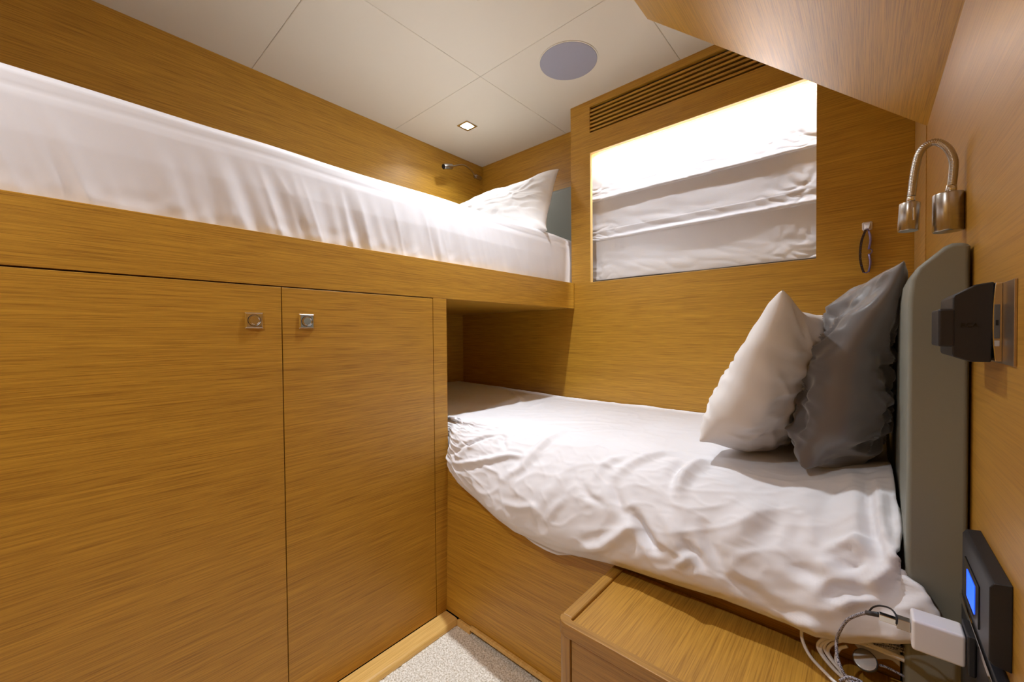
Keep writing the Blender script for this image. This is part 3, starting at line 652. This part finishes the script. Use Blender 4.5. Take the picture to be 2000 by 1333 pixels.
bm = bmesh.new(); box(bm, .0150, .0315, .702, .710, .5625, .5705); usb = finish('connector', bm, CHROME, ch, bevel=.0008)
bm = bmesh.new(); box(bm, .0315, .0444, .7005, .7115, .5605, .5735); finish('connector_shell', bm, NICKEL, ch, bevel=.0008)
LB = 'dark braided charging cable looping up from the white charger'
cb = cord('charging_cable', LB, [(0.0153, 0.715, 0.564), (0.0042, 0.73, 0.5523), (-0.0065, 0.745, 0.5364), (-0.0179, 0.755, 0.5183), (-0.0263, 0.765, 0.4934), (-0.0308, 0.775, 0.4698), (-0.0297, 0.765, 0.4544), (-0.0246, 0.755, 0.4434), (-0.0157, 0.75, 0.4342), (0.0021, 0.74, 0.4429)], .0021, BRAID)
bm = bmesh.new(); tube(bm, catmull([(0.0047, 0.727, 0.5549), (0.0093, 0.722, 0.5666), (0.0168, 0.716, 0.5751), (0.0264, 0.708, 0.5795), (0.0313, 0.7, 0.5761), (0.0312, 0.696, 0.5684)], 8), .0011, 8); finish('strap', bm, BLACKPL, cb, smooth=True)
bm = bmesh.new(); tube(bm, [(.0035, .7275, .5535), (.0150, .708, .5665)], .0030, 12); finish('cable_boot', bm, BLACKPL, cb, smooth=True)
cord('power_cable', 'white cord hanging from under the duvet, leftmost on the nightstand', [(-0.0777, 0.815, 0.4487), (-0.0769, 0.815, 0.4248), (-0.0657, 0.8052, 0.409), (-0.0444, 0.7804, 0.409), (-0.0235, 0.7626, 0.409), (0.0076, 0.7515, 0.409)], .0025, WCORD)
cord('power_cable', 'white cable coil lying loosely near the wall on the nightstand', [(-0.02, 0.7831, 0.409), (-0.0372, 0.7992, 0.409), (-0.0511, 0.815, 0.4124), (-0.0564, 0.815, 0.4249), (-0.0498, 0.815, 0.4392), (-0.033, 0.815, 0.4527), (-0.007, 0.815, 0.4599), (0.0222, 0.815, 0.4605), (0.0498, 0.815, 0.4558), (0.0772, 0.815, 0.4427)], .0024, WCORD)
cord('power_cable', 'second white cord running alongside the coil on the nightstand', [(-0.0164, 0.7803, 0.409), (-0.0333, 0.7962, 0.409), (-0.0471, 0.815, 0.4103), (-0.0524, 0.815, 0.4227), (-0.0459, 0.815, 0.437), (-0.0292, 0.815, 0.4504), (-0.0034, 0.815, 0.4569), (0.0257, 0.815, 0.4568), (0.053, 0.815, 0.453), (0.0802, 0.815, 0.4407)], .0024, WCORD)
cord('power_cable', 'third white cord running alongside the coil on the nightstand', [(-0.0124, 0.7873, 0.409), (-0.0292, 0.8035, 0.409), (-0.0426, 0.815, 0.4153), (-0.0478, 0.815, 0.4276), (-0.0413, 0.815, 0.4418), (-0.0248, 0.815, 0.4551), (0.0008, 0.815, 0.4606), (0.0296, 0.815, 0.4597), (0.0566, 0.815, 0.4565), (0.0837, 0.815, 0.4449)], .0024, WCORD)
cord('power_cable', 'innermost white cord of the bundle on the nightstand', [(-0.0082, 0.7827, 0.409), (-0.0247, 0.7985, 0.409), (-0.038, 0.815, 0.4118), (-0.0432, 0.815, 0.4241), (-0.0368, 0.815, 0.4383), (-0.0204, 0.815, 0.4515), (0.0049, 0.815, 0.4564), (0.0335, 0.815, 0.4548), (0.0603, 0.815, 0.4525), (0.0871, 0.815, 0.4418)], .0024, WCORD)
cord('power_cable', 'short loose white cord curling inside the cable coil', [(-0.0192, 0.815, 0.4432), (-0.0285, 0.815, 0.4343), (-0.0329, 0.815, 0.4179), (-0.0299, 0.8054, 0.409), (-0.0182, 0.7846, 0.409)], .0024, WCORD)
cord('charging_cable', 'dark braided cable trailing along the edge of the duvet to the wall', [(-0.0433, 0.815, 0.4517), (-0.0286, 0.815, 0.4532), (0.0002, 0.815, 0.4635), (0.029, 0.815, 0.471), (0.0497, 0.815, 0.4717), (0.069, 0.815, 0.4647), (0.0939, 0.815, 0.4508)], .0019, BRAID)
cord('charging_cable', 'second dark braided cable trailing just below the first one', [(-0.0414, 0.815, 0.4468), (-0.0267, 0.815, 0.4484), (0.002, 0.815, 0.4588), (0.0306, 0.815, 0.4664), (0.0513, 0.815, 0.4672), (0.0706, 0.815, 0.4604), (0.094, 0.815, 0.4466)], .0019, BRAID)
cord('charging_cable', 'dark braided loop at the very bottom edge, over the white coil', [(-0.0261, 0.75, 0.4267), (-0.0146, 0.75, 0.4386), (-0.0007, 0.75, 0.4391)], .0021, BRAID)
pk = thing('watch_charger', 'round grey magnetic watch charger puck lying inside cable coil', 'charger', (.002, .83, .425))
ax = Vector((-.12, -.70, .70)).normalized(); pc = Vector((.0020, .811, .4345))
bm = bmesh.new(); cyl(bm, pc-ax*.0038, pc+ax*.0026, .0150, 40); finish('rim', bm, simple('dark_grey_rim', (.06, .06, .065), .35), pk, bevel=.0012)
bm = bmesh.new(); cyl(bm, pc+ax*.0024, pc+ax*.0034, .0138, 40); finish('face', bm, simple('polished_grey', (.42, .40, .38), .12, metal=.6), pk, bevel=.0006)
bm = bmesh.new(); tube(bm, catmull([(0.0178, 0.815, 0.4331), (0.028, 0.815, 0.434), (0.0563, 0.815, 0.4284), (0.0784, 0.815, 0.422)], 10), .0017, 8); finish('cord', bm, BRAID, pk, smooth=True)
bm = bmesh.new(); ovalcan(bm, (.067, .822, .4720), (1, .15, -.12), .0105, .0075, .030, (0, 1, .6)); tag(finish('plug', bm, WHITEPL, bevel=.002, seg=3), 'small rounded white plug lying beneath the white charger', 'plug')
bm = bmesh.new(); cyl(bm, (.0800, .758, .4435), (.0860, .752, .4455), .0105, 28); tag(finish('charging_puck', bm, simple('warm_grey', (.16, .14, .12), .4), bevel=.0012), 'dull grey round puck leaning beside the low socket', 'charger')
